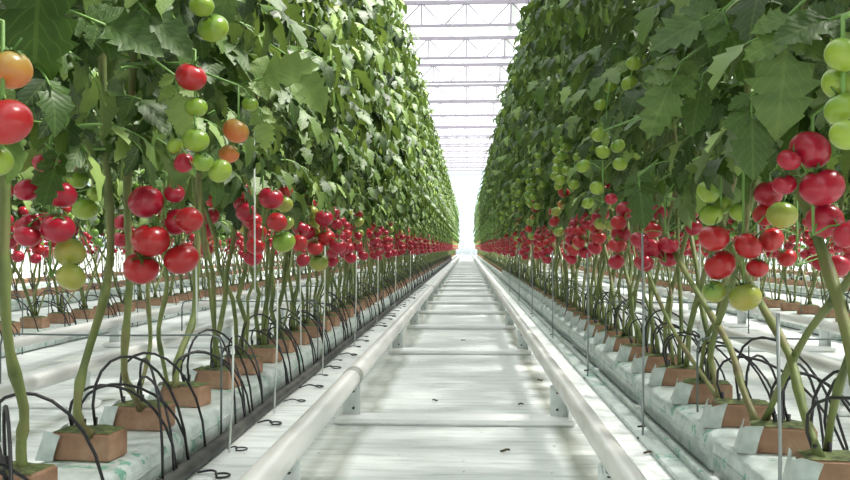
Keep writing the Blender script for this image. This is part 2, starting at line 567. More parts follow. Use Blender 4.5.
# ------------------------------------------------------------------ slabs, blocks, tubes
rnd = random.Random(7)
def slab_mesh(seed, ln=0.84):
    """a soft film sleeve: bulging cross-section, pinched ends"""
    r = random.Random(seed)
    b = MB()
    w, h = 0.205, 0.10
    prof = []
    for k in range(16):
        a = 2 * math.pi * k / 16
        ca, sa = math.cos(a), math.sin(a)
        prof.append((math.copysign(abs(ca) ** 0.38, ca) * w / 2, math.copysign(abs(sa) ** 0.38, sa) * h / 2))
    ys = [-1, -0.985, -0.95, -0.8, -0.6, -0.4, -0.2, 0, 0.2, 0.4, 0.6, 0.8, 0.95, 0.985, 1]
    vv, ff = [], []
    for i, t in enumerate(ys):
        e = 0.10 if abs(t) == 1 else (0.75 if abs(t) > 0.97 else 1.0)
        j = r.uniform(0.97, 1.03)
        for (px, pz) in prof:
            vv.append((px * (0.97 if e < 1 else 1) * j, t * ln / 2, h / 2 + pz * e * (j if pz > 0 else 1)))
    n = 16
    for i in range(len(ys) - 1):
        for k in range(n):
            q = (k + 1) % n
            ff.append((i * n + k, (i + 1) * n + k, (i + 1) * n + q, i * n + q))
    ff.append(tuple(range(n)))
    ff.append(tuple((len(ys) - 1) * n + k for k in range(n - 1, -1, -1)))
    b.add(vv, ff, 'film')
    b.tube([(w / 2 * 0.99, -ln / 2 * 0.95, h * 0.62), (w / 2 * 1.01, 0, h * 0.6), (w / 2 * 0.99, ln / 2 * 0.95, h * 0.62)], 0.003, 'film', 5)
    return b.mesh('growing_slab', True)
SLABS = [slab_mesh(i) for i in range(3)]
def pm(key, seed):
    r = random.Random(seed); b = MB()
    b.box((0, 0, 0.028), (0.126 + r.uniform(-.004, .004), 0.074, 0.056), 'block', 0.004)
    return b.mesh('block_body', False)
def ptop(seed):
    r = random.Random(seed); b = MB()
    g = 7; vv = []; ff = []
    for i in range(g):
        for j in range(g):
            edge = i in (0, g - 1) or j in (0, g - 1)
            vv.append(((i / (g - 1) - .5) * .122, (j / (g - 1) - .5) * .070, 0.0565 + (0 if edge else r.uniform(0.001, 0.008))))
    for i in range(g - 1):
        for j in range(g - 1):
            ff.append((i * g + j, (i + 1) * g + j, (i + 1) * g + j + 1, i * g + j + 1))
    b.add(vv, ff, 'blocktop')
    return b.mesh('block_top', True)
BLK = [pm('block', i) for i in range(4)]
BTP = [ptop(i) for i in range(4)]
def flap_mesh(seed):
    # loose white sleeve film standing against one end of the block
    r = random.Random(seed); b = MB(); vv = []; n = 5
    for i in range(n + 1):
        t = i / n
        for j in range(4):
            u = j / 3
            x = -.071 - .006 * math.sin(t * 3.1) - .016 * (1 - u) - .002 * math.sin(i * 2 + j)
            y = -.052 + .094 * t
            vv.append((x + (.034 if i == 0 else 0), y + (.006 if i == 0 else -.010 if i == 1 else 0), .001 + u * (.052 + .008 * math.sin(i * 1.7 + seed))))
    ff = [(i * 4 + j, (i + 1) * 4 + j, (i + 1) * 4 + j + 1, i * 4 + j + 1) for i in range(n) for j in range(3)]
    o = len(vv)
    vv += [(x + .0012, y, z) for x, y, z in vv]
    ff += [tuple(q + o for q in f[::-1]) for f in ff[:]]
    b.add(vv, ff, 'film')
    return b.mesh('film_flap')
FLP = [flap_mesh(i) for i in range(3)]

def block_ys(row):
    if row == 'L': ys = [0.80, 1.09, 1.38, 1.68, 1.96, 2.25]
    elif row == 'R': ys = [0.70, 0.98, 1.26, 1.53, 1.80, 2.06, 2.36]
    else: ys = [0.9, 1.19]
    while ys[-1] < ROW_END: ys.append(ys[-1] + SP)
    return ys
YS = {r: block_ys(r) for r in ROWS}
SLAB_TOP = 0.098

def in_frame(row, y, h=0.4):
    """would a thing at floor level of this row be inside the frame"""
    x = ROWS[row]
    u = F * x / y + 467.5
    return -10 < u < 860 and F * h / y + 248 < 490

for row in ('L', 'R', 'L2', 'R2'):
    sd = 'left' if row[0] == 'L' else 'right'
    main = row in ('L', 'R')
    x = ROWS[row]
    y, i, c = 0.66, 0, 0
    lim = ROW_END if main else 26
    while y < lim:
        o = link('growing_slab', SLABS[i % 3], loc=(x, y, 0.0), rot=(0, 0, rnd.uniform(-.008, .008) + (math.pi if x > 0 else 0)))
        if main:
            if y + 0.4 < 1.5: lab = 'white film growing slab in the %s row, running out of the frame bottom' % sd
            elif c < 8: lab = 'white growing slab with green print in the %s row, %s' % (sd, nth(c)); c += 1
            else: lab = 'small far growing slab towards the %s row\'s distant end' % sd
        else:
            lab = 'white growing slab glimpsed between stems in the second row on the %s' % sd
        tag(o, lab, 'growing slab', 'growing slabs of the %s%s row' % ('' if main else 'second ', sd))
        y += 0.87; i += 1

nb = 0
far_blocks = MB()
for row in ('L', 'R', 'L2', 'R2'):
    sd = 'left' if row[0] == 'L' else 'right'
    main = row in ('L', 'R')
    x = ROWS[row]; c = 0
    for i, y in enumerate(YS[row]):
        if (main and i < 112) or (not main and 4 < i < 40):
            t = link('growing_block', None, loc=(x + (0.0 if main else 0), y, SLAB_TOP), rot=(0, 0, -.20 + rnd.uniform(-.10, .10))); t.empty_display_size = .05
            link('block_body', BLK[i % 4], t)
            tp = link('block_top', BTP[i % 4], t); tp['label'] = 'dark mossy top'
            if main and y < 14:
                fl = link('film_flap', FLP[i % 3], t); fl['label'] = 'white film flap'
            if main:
                vis = in_frame(row, y)
                if vis and c < 10:
                    lab = 'brown rockwool block on the %s slab row, %s to the camera' % (sd, nth(c)); c += 1
                elif not vis: lab = 'brown rockwool block at the %s row, outside the frame edge' % sd
                else: lab = 'small far brown rockwool block in the %s row, past the first ten' % sd
            else: lab = 'brown rockwool block behind, in the second row on the %s' % sd
            tag(t, lab, 'growing block', 'rockwool blocks of the %s%s row' % ('' if main else 'second ', sd))
        elif y < ROW_END and (main or i < 110):
            far_blocks.box((x, y, SLAB_TOP + 0.031), (0.12, 0.10, 0.062), 'block')

for row in ('L3', 'R3', 'L4', 'R4'):
    for i, y in enumerate(YS[row]):
        if 5 < i < 110:
            far_blocks.box((ROWS[row], y, SLAB_TOP + 0.031), (0.12, 0.10, 0.062), 'block')
tag(far_blocks.build('growing_blocks', smooth=False), 'brown rockwool blocks of the outer rows and row ends, too far to tell apart', 'growing blocks', None, 'stuff')
for row in ('L3', 'R3', 'L4', 'R4'):
    sd = 'left' if row[0] == 'L' else 'right'
    for i in range(34):
        o = link('growing_slab', SLABS[i % 3], loc=(ROWS[row], 2.4 + i * .87, 0))
        tag(o, 'white growing slab deep in the outer rows on the %s, glimpsed past nearer stems' % sd, 'growing slab', 'growing slabs of the outer rows, ' + sd)

# black supply hoses
def hose(x, lab):
    b = MB(); r = random.Random(int(x * 100)); n = 120
    b.tube([(x + r.uniform(-.003, .003), -1 + (ROW_END + 1) * i / n, 0.020 + r.uniform(-.001, .002)) for i in range(n + 1)], 0.018, 'pipeblack', 10)
    tag(b.build('supply_hose'), lab, 'hose')
HOSE = {'L': XL + 0.125, 'R': XR + 0.13}
hose(HOSE['L'], 'black supply hose lying along the aisle side of the left slab row')
hose(HOSE['R'], 'black supply hose behind the slabs of the right row')

# loose black tube ends curling on the film along the left hose
def curl_mesh(seed):
    r = random.Random(seed); b = MB(); pts = []
    rr = r.uniform(.012, .022); L = r.uniform(.04, .09)
    for i in range(12):
        t = i / 11
        pts.append((t * L, r.uniform(-.1, .1) * .01 + math.sin(t * math.pi) * .02, .004 + .006 * math.sin(t * math.pi)))
    for i in range(9):
        w = i / 8 * 5.2
        pts.append((L + rr * math.sin(w), rr * (1 - math.cos(w)), .004 + .003 * i / 8))
    b.tube(pts, .0027, 'tube', 5)
    return b.mesh('tube_end')
CURL = [curl_mesh(60 + i) for i in range(5)]
yy, c = 1.62, 0
while yy < 12:
    o = link('tube_end', CURL[c % 5], loc=(HOSE['L'] + .016, yy, 0.001), rot=(0, 0, rnd.uniform(-.7, .5)))
    q_ = rnd.uniform(.6, 1.15); o.scale = (q_, q_, q_)
    tag(o, 'curled black tube end on the film by the left hose, %s' % (nth(c) if c < 10 else 'farther off'), 'tube end', 'curled tube ends along the left hose')
    yy += rnd.uniform(.2, .36); c += 1

# low white drain strips beside the right slabs
b = MB()
b.box((0.487, 26.5, 0.006), (0.05, 55, 0.012), 'film', 0.003)
b.box((0.517, 26.5, 0.014), (0.010, 55, 0.028), 'film', 0.003)
struct(b.build('trim_2', smooth=False), 'pale channel strip beside the right slabs')

def arc_tube(seed, row):
    """a thin tube from a stake in the block, over an arch, down to the hose"""
    r = random.Random(seed); b = MB()
    s = 1
    dy0 = r.uniform(-.03, .03)
    # local: origin on the block top; +x towards the hose
    hx = 0.125 if row == 'L' else 0.13
    dyh = r.uniform(-0.34, -0.06) if r.random() < 0.65 else r.uniform(0.05, 0.26)
    top = r.uniform(0.06, 0.13) + (.02 if row == 'R' else 0)
    x0 = r.uniform(-0.045, 0.02)
    P0 = Vector((x0, dy0, 0.0)); P3 = Vector((hx, dyh, -0.115))
    back = r.uniform(-0.14, -0.03)
    P1 = P0 + Vector((back * 0.4, -dyh * 0.3, top * 1.7)); P2 = Vector((hx * 0.75 + .02, dyh * 0.85, top * 1.5))
    pts = []
    for i in range(13):
        t = i / 12
        p = P0 * (1 - t) ** 3 + P1 * 3 * t * (1 - t) ** 2 + P2 * 3 * t * t * (1 - t) + P3 * t ** 3
        pts.append(p)
    b.tube(pts, 0.0031, 'tube', 5)
    k = MB()
    k.tube([P0 + Vector((0, 0, -0.03)), P0 + Vector((0.0, 0, 0.022))], [0.002, 0.0045], 'tube', 6)
    return b.mesh('tube'), k.mesh('stake')
ARC = {'L': [arc_tube(i, 'L') for i in range(9)], 'R': [arc_tube(40 + i, 'R') for i in range(9)]}
far_tubes = MB()
for row in ('L', 'R', 'L2', 'R2'):
    sd = 'left' if row[0] == 'L' else 'right'
    main = row in ('L', 'R')
    x = ROWS[row]; key = row[0]; c = 0
    for i, y in enumerate(YS[row]):
        for q in range(3 if (main and i < 14) or (not main and i < 16) else 2):
            far = i >= (52 if main else 16)
            if not main and i < 4: continue
            bx = x
            if far:
                if i > (120 if main else 60): continue
                far_tubes.tube([(bx, y, SLAB_TOP + .05), (bx - 0.02, y - .05, SLAB_TOP + .13), (bx + 0.07, y - .12, SLAB_TOP + .12), (bx + 0.125, y - .16, 0.02)], 0.0031, 'tube', 4, False)
                continue
            am, sm = ARC[key][(i * 2 + q * 5 + (3 if q else 0)) % 9]
            t = link('drip_tube', None, loc=(bx, y + q * 0.012, SLAB_TOP + 0.055)); t.empty_display_size = .05
            link('tube', am, t); link('stake', sm, t)
            if main:
                vis = in_frame(row, y)
                if vis and c < 18:
                    lab = 'thin black drip tube arching from the %s block in the %s row, %s one' % (nth(c // 3), sd, ('first', 'second', 'third')[q]); c += 1
                elif not vis: lab = 'black drip tube on the %s row near the frame edge' % sd
                else: lab = 'black drip tube arching among many farther down the %s row' % sd
            else: lab = 'black drip tube in the second row on the %s' % sd
            tag(t, lab, 'drip tube', 'drip tubes of the %s%s row' % ('' if main else 'second ', sd))
for row in ('L3', 'R3', 'L4', 'R4'):
    for i, y in enumerate(YS[row]):
        if 5 < i < 70:
            for dy in (-.16, .14):
                bx = ROWS[row]
                far_tubes.tube([(bx, y, SLAB_TOP + .05), (bx - 0.02, y + dy * .3, SLAB_TOP + .15), (bx + 0.05, y + dy * .8, SLAB_TOP + .14), (bx + 0.125, y + dy, 0.02)], 0.0034, 'tube', 4, False)
tag(far_tubes.build('drip_tubes'), 'black drip tubes too far down the rows to tell apart', 'drip tubes', None, 'stuff')

# ------------------------------------------------------------------ tomato plants
def leaflet(b, base, a, nrm, L, W, r, rows=8, low=False, key='leaf', curl=None):
    a = a.normalized()
    s = a.cross(nrm)
    if s.length < 1e-4: s = a.orthogonal()
    s.normalize(); n = s.cross(a)
    curl = r.uniform(0.12, 0.45) if curl is None else curl
    fold = r.uniform(0.05, 0.35)
    b.tint = min(1, max(0, r.gauss(0.42, 0.32)))
    if low:
        p0 = base; p1 = base + a * L * .45 + s * W * .5 + n * (fold * W * .4); p2 = base + a * L - n * curl * L * .7; p3 = base + a * L * .45 - s * W * .5 + n * (fold * W * .4)
        b.add([p0, p3, p2, p1], [(0, 1, 2, 3)], key, [(.5, 0), (0, .5), (.5, 1), (1, .5)])
        return
    vv, uv, ff = [], [], []
    wav = r.uniform(0, 6); ph0 = r.randrange(4)
    for i in range(rows + 1):
        t = i / rows
        w = (math.sin(math.pi * min(1, t ** 0.72)) ** 0.85) * 0.5 if 0 < t < 1 else 0.0
        if rows >= 6 and 0 < i < rows:
            w *= (1.30, 0.74, 1.16, 0.95)[(i + ph0) % 4]
        tt = t + (0.045 if i % 2 else -0.02) if 0 < i < rows else t
        c = base + a * (t * L) - n * (curl * t * t * L)
        rip = 0.05 * L * math.sin(wav + i * 1.9)
        e = base + a * (tt * L) - n * (curl * t * t * L)
        vv += [e - s * (w * W) + n * (fold * w * W * 1.2 + rip * w), c, e + s * (w * W) + n * (fold * w * W * 1.2 - rip * w)]
        uv += [(0.5 - w, t), (0.5, t), (0.5 + w, t)]
    for i in range(rows):
        o = i * 3
        ff += [(o, o + 1, o + 4, o + 3), (o + 1, o + 2, o + 5, o + 4)]
    b.add(vv, ff, key, uv)

def compound(b, base, d, L, r, low=False, rows=8, pairs=3, big=1.0, droop=None):
    """pinnate tomato leaf: arching stalk, paired toothed leaflets, larger end leaflet"""
    d = d.normalized()
    hor = Vector((d.x, d.y, 0))
    if hor.length < 0.05: hor = Vector((1, 0, 0))
    hor.normalize()
    el = math.asin(max(-1, min(1, d.z)))
    dr = r.uniform(0.9, 1.7) if droop is None else droop
    pts = [Vector(base)]; dirs = []
    n = 8
    for i in range(n):
        e = el - dr * ((i + .5) / n) ** 1.2
        t = hor * math.cos(e) + Vector((0, 0, math.sin(e)))
        dirs.append(t); pts.append(pts[-1] + t * (L / n))
    dirs.append(dirs[-1])
    b.tint = 0.7
    if not low:
        b.tube(pts, [0.0035 - 0.002 * i / n for i in range(n + 1)], 'rachis', 4, False)
    side = hor.cross(Vector((0, 0, 1)))
    roll = r.uniform(-.5, .5)
    for k in range(pairs):
        i = int(n * (0.38 + 0.5 * k / max(1, pairs - 1))) if pairs > 1 else n // 2
        for sg in (-1, 1):
            t = dirs[i]; up = side.cross(t) * 1.0
            if up.z < 0: up = -up
            up = (up + side * roll).normalized()
            a = t * r.uniform(.35, .7) + side * sg + Vector((0, 0, -1)) * r.uniform(0.1, 1.1)
            ll = L * r.uniform(.34, .46) * big * (0.85 + .15 * k)
            leaflet(b, pts[i], a, up + Vector((0, 0, .3)), ll, ll * r.uniform(.46, .62), r, rows, low)
    t = dirs[-1]; up = side.cross(t)
    if up.z < 0: up = -up
    ll = L * r.uniform(.46, .6) * big
    leaflet(b, pts[-1], t + Vector((0, 0, -.25)), (up + side * roll + hor * .25).normalized(), ll, ll * r.uniform(.6, .78), r, rows, low)
    if not low and rows >= 8:
        for k in range(2):
            i = 4 + k
            leaflet(b, pts[i], side * r.choice((-1, 1)) + Vector((0, 0, -.5)), Vector((hor.x * .2, hor.y * .2, 1)), L * .13, L * .08, r, 3)

def stem_path(r, leans, top=2.75, wob=0.02):
    """from the block, leaning along the row, then up the string into the canopy"""
    ly, lx = leans
    pts = []
    zs = [0.0, 0.05, 0.12, 0.2, 0.3, 0.4, 0.52, 0.68, 0.9, 1.2, 1.6, 2.0, 2.4, top]
    for z in zs:
        k = min(1, z / 0.75)
        kk = k * k * (3 - 2 * k) * 0.5 + k * 0.5
        y = ly * kk + (r.uniform(-wob, wob) if z > .05 else 0)
        x = lx * kk + (r.uniform(-wob, wob) * .7 if z > .05 else 0)
        pts.append(Vector((x, y, z)))
    return pts

def path_at(pts, z):
    for a, c in zip(pts, pts[1:]):
        if a.z <= z <= c.z:
            return a.lerp(c, (z - a.z) / max(1e-6, c.z - a.z))
    return pts[-1]

def plant_parts(seed, low=False, front=1.0, leanscale=1.0, shift=0.0):
    """local frame: origin on top of the block, +x towards the aisle"""
    r = random.Random(seed)
    stems = MB(); fol = MB()
    paths = []
    sgn = r.choice((-1, 1))
    for k in range(3):
        ly = (sgn if k == 0 else -sgn * 0.8) * r.uniform(.10, .34) * leanscale * (1.7 if k == 2 else 1)
        lx = r.uniform(-.07, .07)
        p = stem_path(r, (ly, lx))
        p = [q + Vector((-.016 + .016 * k, .012 * (1 - k), 0)) for q in p]
        if k == 2: p = p[:10]
        paths.append(p)
        ra = r.uniform(.0062, .0095) if k < 2 else r.uniform(.004, .0055)
        stems.tube(p if not low else p[::2], [ra * (1 - .5 * min(1, q.z / 2.75)) * (1.08 if j % 3 == 0 else 1) for j, q in enumerate(p if not low else p[::2])], 'stem', 4 if low else 7)
    nl = 80 if not low else 34
    for i in range(nl):
        z = 0.58 + (2.62 - 0.58) * max(0, (i + r.uniform(-.4, .4)) / (nl - 1)) ** 1.2
        p = path_at(paths[i % 2], min(z, 2.6))
        # bring the leaves of each head back over their own spot in the row
        p = Vector((p.x, p.y * 0.35 + r.uniform(-.12, .12), p.z))
        ang = r.uniform(-1.25, 1.25) + (0 if i % 5 < 3 else math.pi)
        d = Vector((math.cos(ang), math.sin(ang) * .9, r.uniform(.05, .7)))
        L = r.uniform(.13, .225)
        if z < 0.8: L *= .8
        if z > 2.4: L *= .85
        compound(fol, p, d, L, r, low, 8, 3 if not low else 2, 1.05 if not low else 1.35)
    # a few small low leaves and shoots
    trusses = []
    for k in range(r.choice((1, 2, 2, 3))):
        z = [0.44, 0.54, 0.70, 0.76][k] + r.uniform(-.05, .05)
        s = 1 if r.random() < 0.8 else -1
        p = path_at(paths[k % 2], z + .12)
        ripe = [('red', 'pinkred', 'pinkred'), ('pinkred', 'red', 'pinkred', 'lime'), ('pinkred', 'red', 'green', 'orange'), ('green', 'lime', 'green')][k]
        trusses.append(truss_spec(r, Vector((p.x + s * .04, p.y * .8 + r.uniform(-.05, .05), z)), s, ripe, 4 if low else r.choice((4, 5, 6))))
    for k in range(r.choice((1, 1, 2)) if leanscale > 1.5 else r.choice((0, 0, 1))):
        z = r.uniform(.76, .98)
        p = path_at(paths[0], z)
        trusses.append(truss_spec(r, Vector((p.x + .08, p.y * .5, z)), 1, ('green', 'green'), r.choice((3, 4))))
    return stems, fol, trusses

def truss_spec(r, p, s, kinds, n):
    """returns (stalk points, [(centre, radius, kind)])"""
    pts = [p + Vector((0, 0, .10)), p + Vector((s * .05, 0, .09)), p + Vector((s * .09, 0, .04)), p + Vector((s * .10, 0, -.02)), p + Vector((s * .10, 0, -.09))]
    fr = []
    for i in range(n):
        t = 1.3 + 2.7 * i / max(1, n - 1)
        j = min(3, int(t)); q = pts[j].lerp(pts[j + 1], t - j)
        rad = r.uniform(.026, .034) * (.82 if kinds[0] == 'green' else 1)
        side = (1 if i % 2 else -1)
        c = q + Vector((s * r.uniform(-.005, .03), side * r.uniform(.014, .028), -.02 + r.uniform(-.01, .01)))
        for _ in range(12):     # push apart
            mv = False
            for c2, r2, _k in fr:
                dd = c - c2
                if dd.length < (rad + r2) * .93:
                    c = c2 + dd.normalized() * (rad + r2) * .94; mv = True
            if not mv: break
        fr.append((c, rad, r.choice(kinds) if i < n - 1 or kinds[0] == 'green' else kinds[-1]))
    return pts, fr

# tomato meshes of radius 1 cm scaled by object scale
def tomato_mesh(kind, seed):
    r = random.Random(seed); b = MB()
    seg, rings = 20, 12
    R = 0.03
    vv = []; ph = r.uniform(0, 6)
    for i in range(rings + 1):
        th = math.pi * i / rings
        for k in range(seg):
            w = 2 * math.pi * k / seg
            rad = R * math.sin(th)
            lob = 1 + .035 * math.cos(5 * w + ph) * (math.cos(th) * .5 + .5) ** 1.5 * (1 if th < 2 else 0)
            z = R * .86 * math.cos(th)
            if th < .55: z -= R * .16 * (1 - th / .55) ** 1.3
            vv.append(Vector((rad * lob, 0, z)).to_tuple()[:1] + (0, z))
            x = rad * lob
            vv[-1] = (x * math.cos(w), x * math.sin(w), z)
    ff = []
    for i in range(rings):
        for k in range(seg):
            j = (k + 1) % seg
            ff.append((i * seg + k, (i + 1) * seg + k, (i + 1) * seg + j, i * seg + j))
    b.add(vv, ff, kind)
    # calyx star and short stalk
    zt = R * .72
    for k in range(5):
        w = 2 * math.pi * k / 5 + ph
        d = Vector((math.cos(w), math.sin(w), 0)); s = Vector((-math.sin(w), math.cos(w), 0))
        z0 = Vector((0, 0, zt))
        b.add([z0 + s * .002, z0 + d * .010 + s * .003 + Vector((0, 0, .0035)), z0 + d * .021 + Vector((0, 0, .001)), z0 + d * .010 - s * .003 + Vector((0, 0, .0035)), z0 - s * .002], [(0, 1, 2, 3, 4)], 'calyx')
    b.tube([(0, 0, zt), (.002, 0, zt + .009), (.006, 0, zt + .02)], [.0022, .0017, .0015], 'calyx', 5)
    return b.mesh('tomato')
TOM = {k: [tomato_mesh(k, i * 7 + j) for j in range(2)] for i, k in enumerate(('red', 'pinkred', 'orange', 'lime', 'green'))}

def add_truss(parent, spec, full=True, origin=Vector((0, 0, 0)), r=rnd):
    pts, fr = spec
    b = MB()
    b.tube(pts, [.0035, .0032, .003, .0026, .002], 'rachis', 5)
    for c, rad, k in fr:
        q = min(pts[1:], key=lambda p: (p - c).length)
        top = c + Vector((0, 0, rad * .75))
        b.tube([q, (q + top) / 2 + Vector((0, 0, .006)), top], .0016, 'rachis', 4, False)
    if not full:
        for c, rad, k in fr:
            b.ball(c, rad, k, 8, 6, .9)
        return link('fruit_truss', b.mesh('fruit_truss'), parent)
    t = link('fruit_truss', b.mesh('fruit_truss'), parent)
    for c, rad, k in fr:
        o = link('tomato', r.choice(TOM[k]), t, c, (r.uniform(-.7, .7), r.uniform(-.7, .7), r.uniform(0, 6)))
        s = rad / .03
        o.scale = (s, s, s)
        if k in ('green', 'lime', 'orange'):
            o['label'] = {'green': 'green tomato', 'lime': 'yellow-green tomato', 'orange': 'orange tomato'}[k]
    return t

NV = 9
VAR = []
for i in range(NV * 2):
    s_, f_, t_ = plant_parts(100 + i, leanscale=1.0 if i < NV else 2.1)
    far = []
    for sp in t_:
        bb = MB(); pts, fr = sp
        bb.tube(pts, [.0035, .0032, .003, .0026, .002], 'rachis', 4)
        for c, rad, k in fr: bb.ball(c, rad, k, 8, 6, .9)
        far.append(bb.mesh('fruit_truss'))
    VAR.append((s_.mesh('stem'), f_.mesh('foliage'), t_, far))

# trusses the photo shows close by: (pixel x, pixel y, pixel radius, skin)
HERO = [
    ('L', 'big pale orange and red fruit', [(8, 68, 23, 'orange'), (6, 122, 25, 'red'), (-6, 160, 18, 'green')]),
    ('L', '', [(43, 163, 10, 'pinkred'), (66, 164, 10, 'pinkred'), (27, 190, 12, 'pinkred'), (62, 195, 14, 'pinkred'), (27, 226, 13, 'pinkred'), (58, 228, 16, 'pinkred'), (41, 236, 12, 'pinkred'), (70, 253, 15, 'lime'), (71, 277, 14, 'lime')]),
    ('L', '', [(77, 178, 11, 'green'), (85, 209, 12, 'green'), (95, 194, 8, 'green'), (2, 190, 11, 'pinkred'), (8, 240, 9, 'pinkred')]),
    ('L', '', [(146, 202, 17, 'pinkred'), (176, 222, 14, 'pinkred'), (186, 220, 13, 'red'), (159, 240, 18, 'red'), (142, 268, 17, 'red'), (176, 259, 17, 'red'), (164, 193, 10, 'pinkred')]),
    ('L', '', [(191, 77, 15, 'red'), (196, 107, 11, 'green'), (196, 140, 13, 'green'), (203, 162, 10, 'green'), (184, 163, 10, 'pinkred'), (220, 171, 12, 'green'), (175, 146, 8, 'green')]),
    ('L', '', [(213, 28, 15, 'green'), (206, 8, 12, 'green')]),
    ('L', '', [(236, 131, 13, 'orange'), (229, 154, 10, 'orange'), (250, 104, 8, 'green')]),
    ('L', '', [(122, 222, 8, 'pinkred'), (120, 240, 8, 'pinkred'), (127, 232, 7, 'pinkred')]),
    ('L', '', [(242, 189, 10, 'pinkred'), (246, 212, 10, 'pinkred'), (271, 198, 12, 'pinkred'), (277, 222, 10, 'red'), (258, 232, 9, 'red'), (284, 242, 11, 'green')]),
    ('L', '', [(306, 232, 9, 'pinkred'), (324, 218, 9, 'pinkred'), (326, 238, 9, 'red'), (315, 248, 8, 'red'), (319, 263, 9, 'lime'), (338, 246, 8, 'pinkred')]),
    ('R', '', [(810, 150, 19, 'pinkred'), (822, 187, 20, 'pinkred'), (826, 220, 17, 'pinkred'), (792, 184, 11, 'pinkred'), (789, 160, 11, 'pinkred'), (847, 235, 13, 'pinkred')]),
    ('R', '', [(843, 55, 17, 'green'), (840, 84, 17, 'green'), (838, 112, 17, 'green'), (846, 135, 15, 'green')]),
    ('R', '', [(714, 238, 14, 'red'), (720, 265, 15, 'red'), (748, 246, 13, 'red'), (745, 297, 15, 'lime'), (725, 292, 11, 'lime'), (757, 268, 10, 'red'), (782, 215, 14, 'lime'), (768, 194, 13, 'pinkred')]),
    ('R', '', [(771, 240, 12, 'red'), (787, 258, 9, 'red'), (838, 266, 11, 'pinkred'), (830, 262, 10, 'pinkred'), (765, 215, 11, 'red')]),
    ('R', '', [(708, 192, 11, 'green'), (711, 215, 11, 'green'), (740, 212, 10, 'green'), (727, 205, 9, 'green')]),
    ('R', '', [(640, 240, 9, 'pinkred'), (651, 249, 10, 'pinkred'), (666, 245, 9, 'pinkred'), (666, 257, 10, 'pinkred'), (690, 212, 8, 'pinkred'), (694, 228, 8, 'pinkred'), (645, 262, 7, 'pinkred')]),
    ('R', '', [(603, 152, 7, 'green'), (618, 146, 7, 'green'), (583, 166, 7, 'green'), (597, 188, 7, 'green'), (588, 203, 6, 'green'), (611, 199, 6, 'pinkred'), (620, 164, 7, 'green')]),
]
RS = {'L': math.pi * 0, 'R': math.pi}
heroes = {}
for hi, (row, _, fr) in enumerate(HERO):
    x0 = ROWS[row]
    sg = 1 if row == 'L' else -1
    # depth from the fruit size, median over the truss
    rs = sorted(f[2] for f in fr)
    med = rs[len(rs) * 2 // 3]
    D = F * 0.034 / med
    # keep the truss on its own row's aisle side
    ux = sum(f[0] for f in fr) / len(fr)
    uy = sum(f[1] for f in fr) / len(fr)
    Dx = (x0 + sg * (0.15 if uy > 180 else 0.27)) / ((ux - 467.5) / F)
    D = (0.35 * D + 0.65 * Dx) if uy > 180 else min(D, Dx)
    heroes[hi] = (row, D, fr)
plants_near = {'L': [], 'R': []}
plants_all = {'L': [], 'R': []}
plant_n = 0

def plant_label(row, c, vis, y):
    sd = 'left' if row == 'L' else 'right'
    if not vis: return 'tomato plant of the %s row standing beside the camera, outside the frame' % sd
    if c < 12: return 'tall leafy tomato plant with hanging fruit in the %s row, %s to the camera' % (sd, nth(c))
    return 'small-looking distant tomato plant in the %s row, past the first dozen' % sd

# leaning bare stems nearest the camera: (row, block y, x of the stem plane, points in the photo, radius)
HSTEM = [
    ('R', 1.53, .63, [(820, 437), (792, 355), (765, 312), (733, 252), (712, 205), (695, 150)], .0085),
    ('R', 1.53, .66, [(812, 420), (850, 350), (880, 290)], .007),
    ('R', 1.80, .62, [(746, 410), (733, 350), (706, 307), (679, 263), (655, 205), (640, 150)], .008),
    ('R', 1.80, .64, [(760, 400), (809, 328), (847, 285), (872, 240)], .007),
    ('R', 1.26, .60, [(870, 440), (847, 328), (822, 250), (800, 190), (780, 130)], .0095),
    ('R', 2.06, .62, [(705, 395), (708, 350), (730, 290), (745, 240), (750, 180)], .007),
    ('R', 2.06, .62, [(700, 390), (672, 330), (650, 280), (630, 220)], .006),
    ('L', 1.38, -.72, [(22, 475), (27, 410), (8, 355), (3, 274), (6, 200), (2, 120)], .0088),
    ('L', 1.68, -.73, [(80, 428), (76, 410), (81, 372), (108, 290), (112, 235), (105, 150)], .0085),
    ('L', 1.96, -.74, [(126, 395), (122, 377), (127, 318), (131, 270), (126, 200), (130, 120)], .0085),
    ('L', 1.96, -.78, [(150, 395), (152, 340), (146, 290), (152, 240)], .0055),
    ('L', 2.25, -.78, [(160, 385), (156, 330), (170, 285), (160, 240)], .006),
    ('L', 2.25, -.76, [(172, 380), (181, 350), (196, 318), (196, 260), (200, 190), (195, 120)], .0095),
]
def hero_stem(t, hs):
    b = MB(); r = random.Random(int(t.location.y * 100))
    for q, (row, _, xp, pts, rad) in enumerate(hs):
        P = []
        for (px, py) in pts:
            D = xp * F / (px - 467.5)
            P.append(local(t, at(px, py, D)))
        k0 = P[0]
        base = Vector((max(-.04, min(.04, k0.x)), max(-.035, min(.035, k0.y)), 0.0))
        P = [base, base.lerp(P[1], .5) + Vector((r.uniform(-.008, .008), r.uniform(-.008, .008), 0))] + P[1:]
        z = P[-1].z
        while z < 2.5:
            z += .35
            P.append(Vector((P[-1].x * .6, P[-1].y * .6 + r.uniform(-.03, .03), z)))
        # resample smoothly
        S = []
        for a, c in zip(P, P[1:]):
            for k in range(3): S.append(a.lerp(c, k / 3))
        S.append(P[-1])
        for _ in range(2):
            S = [S[0]] + [(S[i - 1] + S[i] * 2 + S[i + 1]) / 4 for i in range(1, len(S) - 1)] + [S[-1]]
        b.tube(S, [rad * (1.22 if i % 4 == 0 else r.uniform(.86, 1.02)) * (1 - .4 * min(1, max(0, p.z - .8))) for i, p in enumerate(S)], 'stem', 9)
    return b.build('stem', t)
def local(t, p):
    return Matrix.Rotation(-t.rotation_euler.z, 3, 'Z') @ (Vector(p) - t.location)

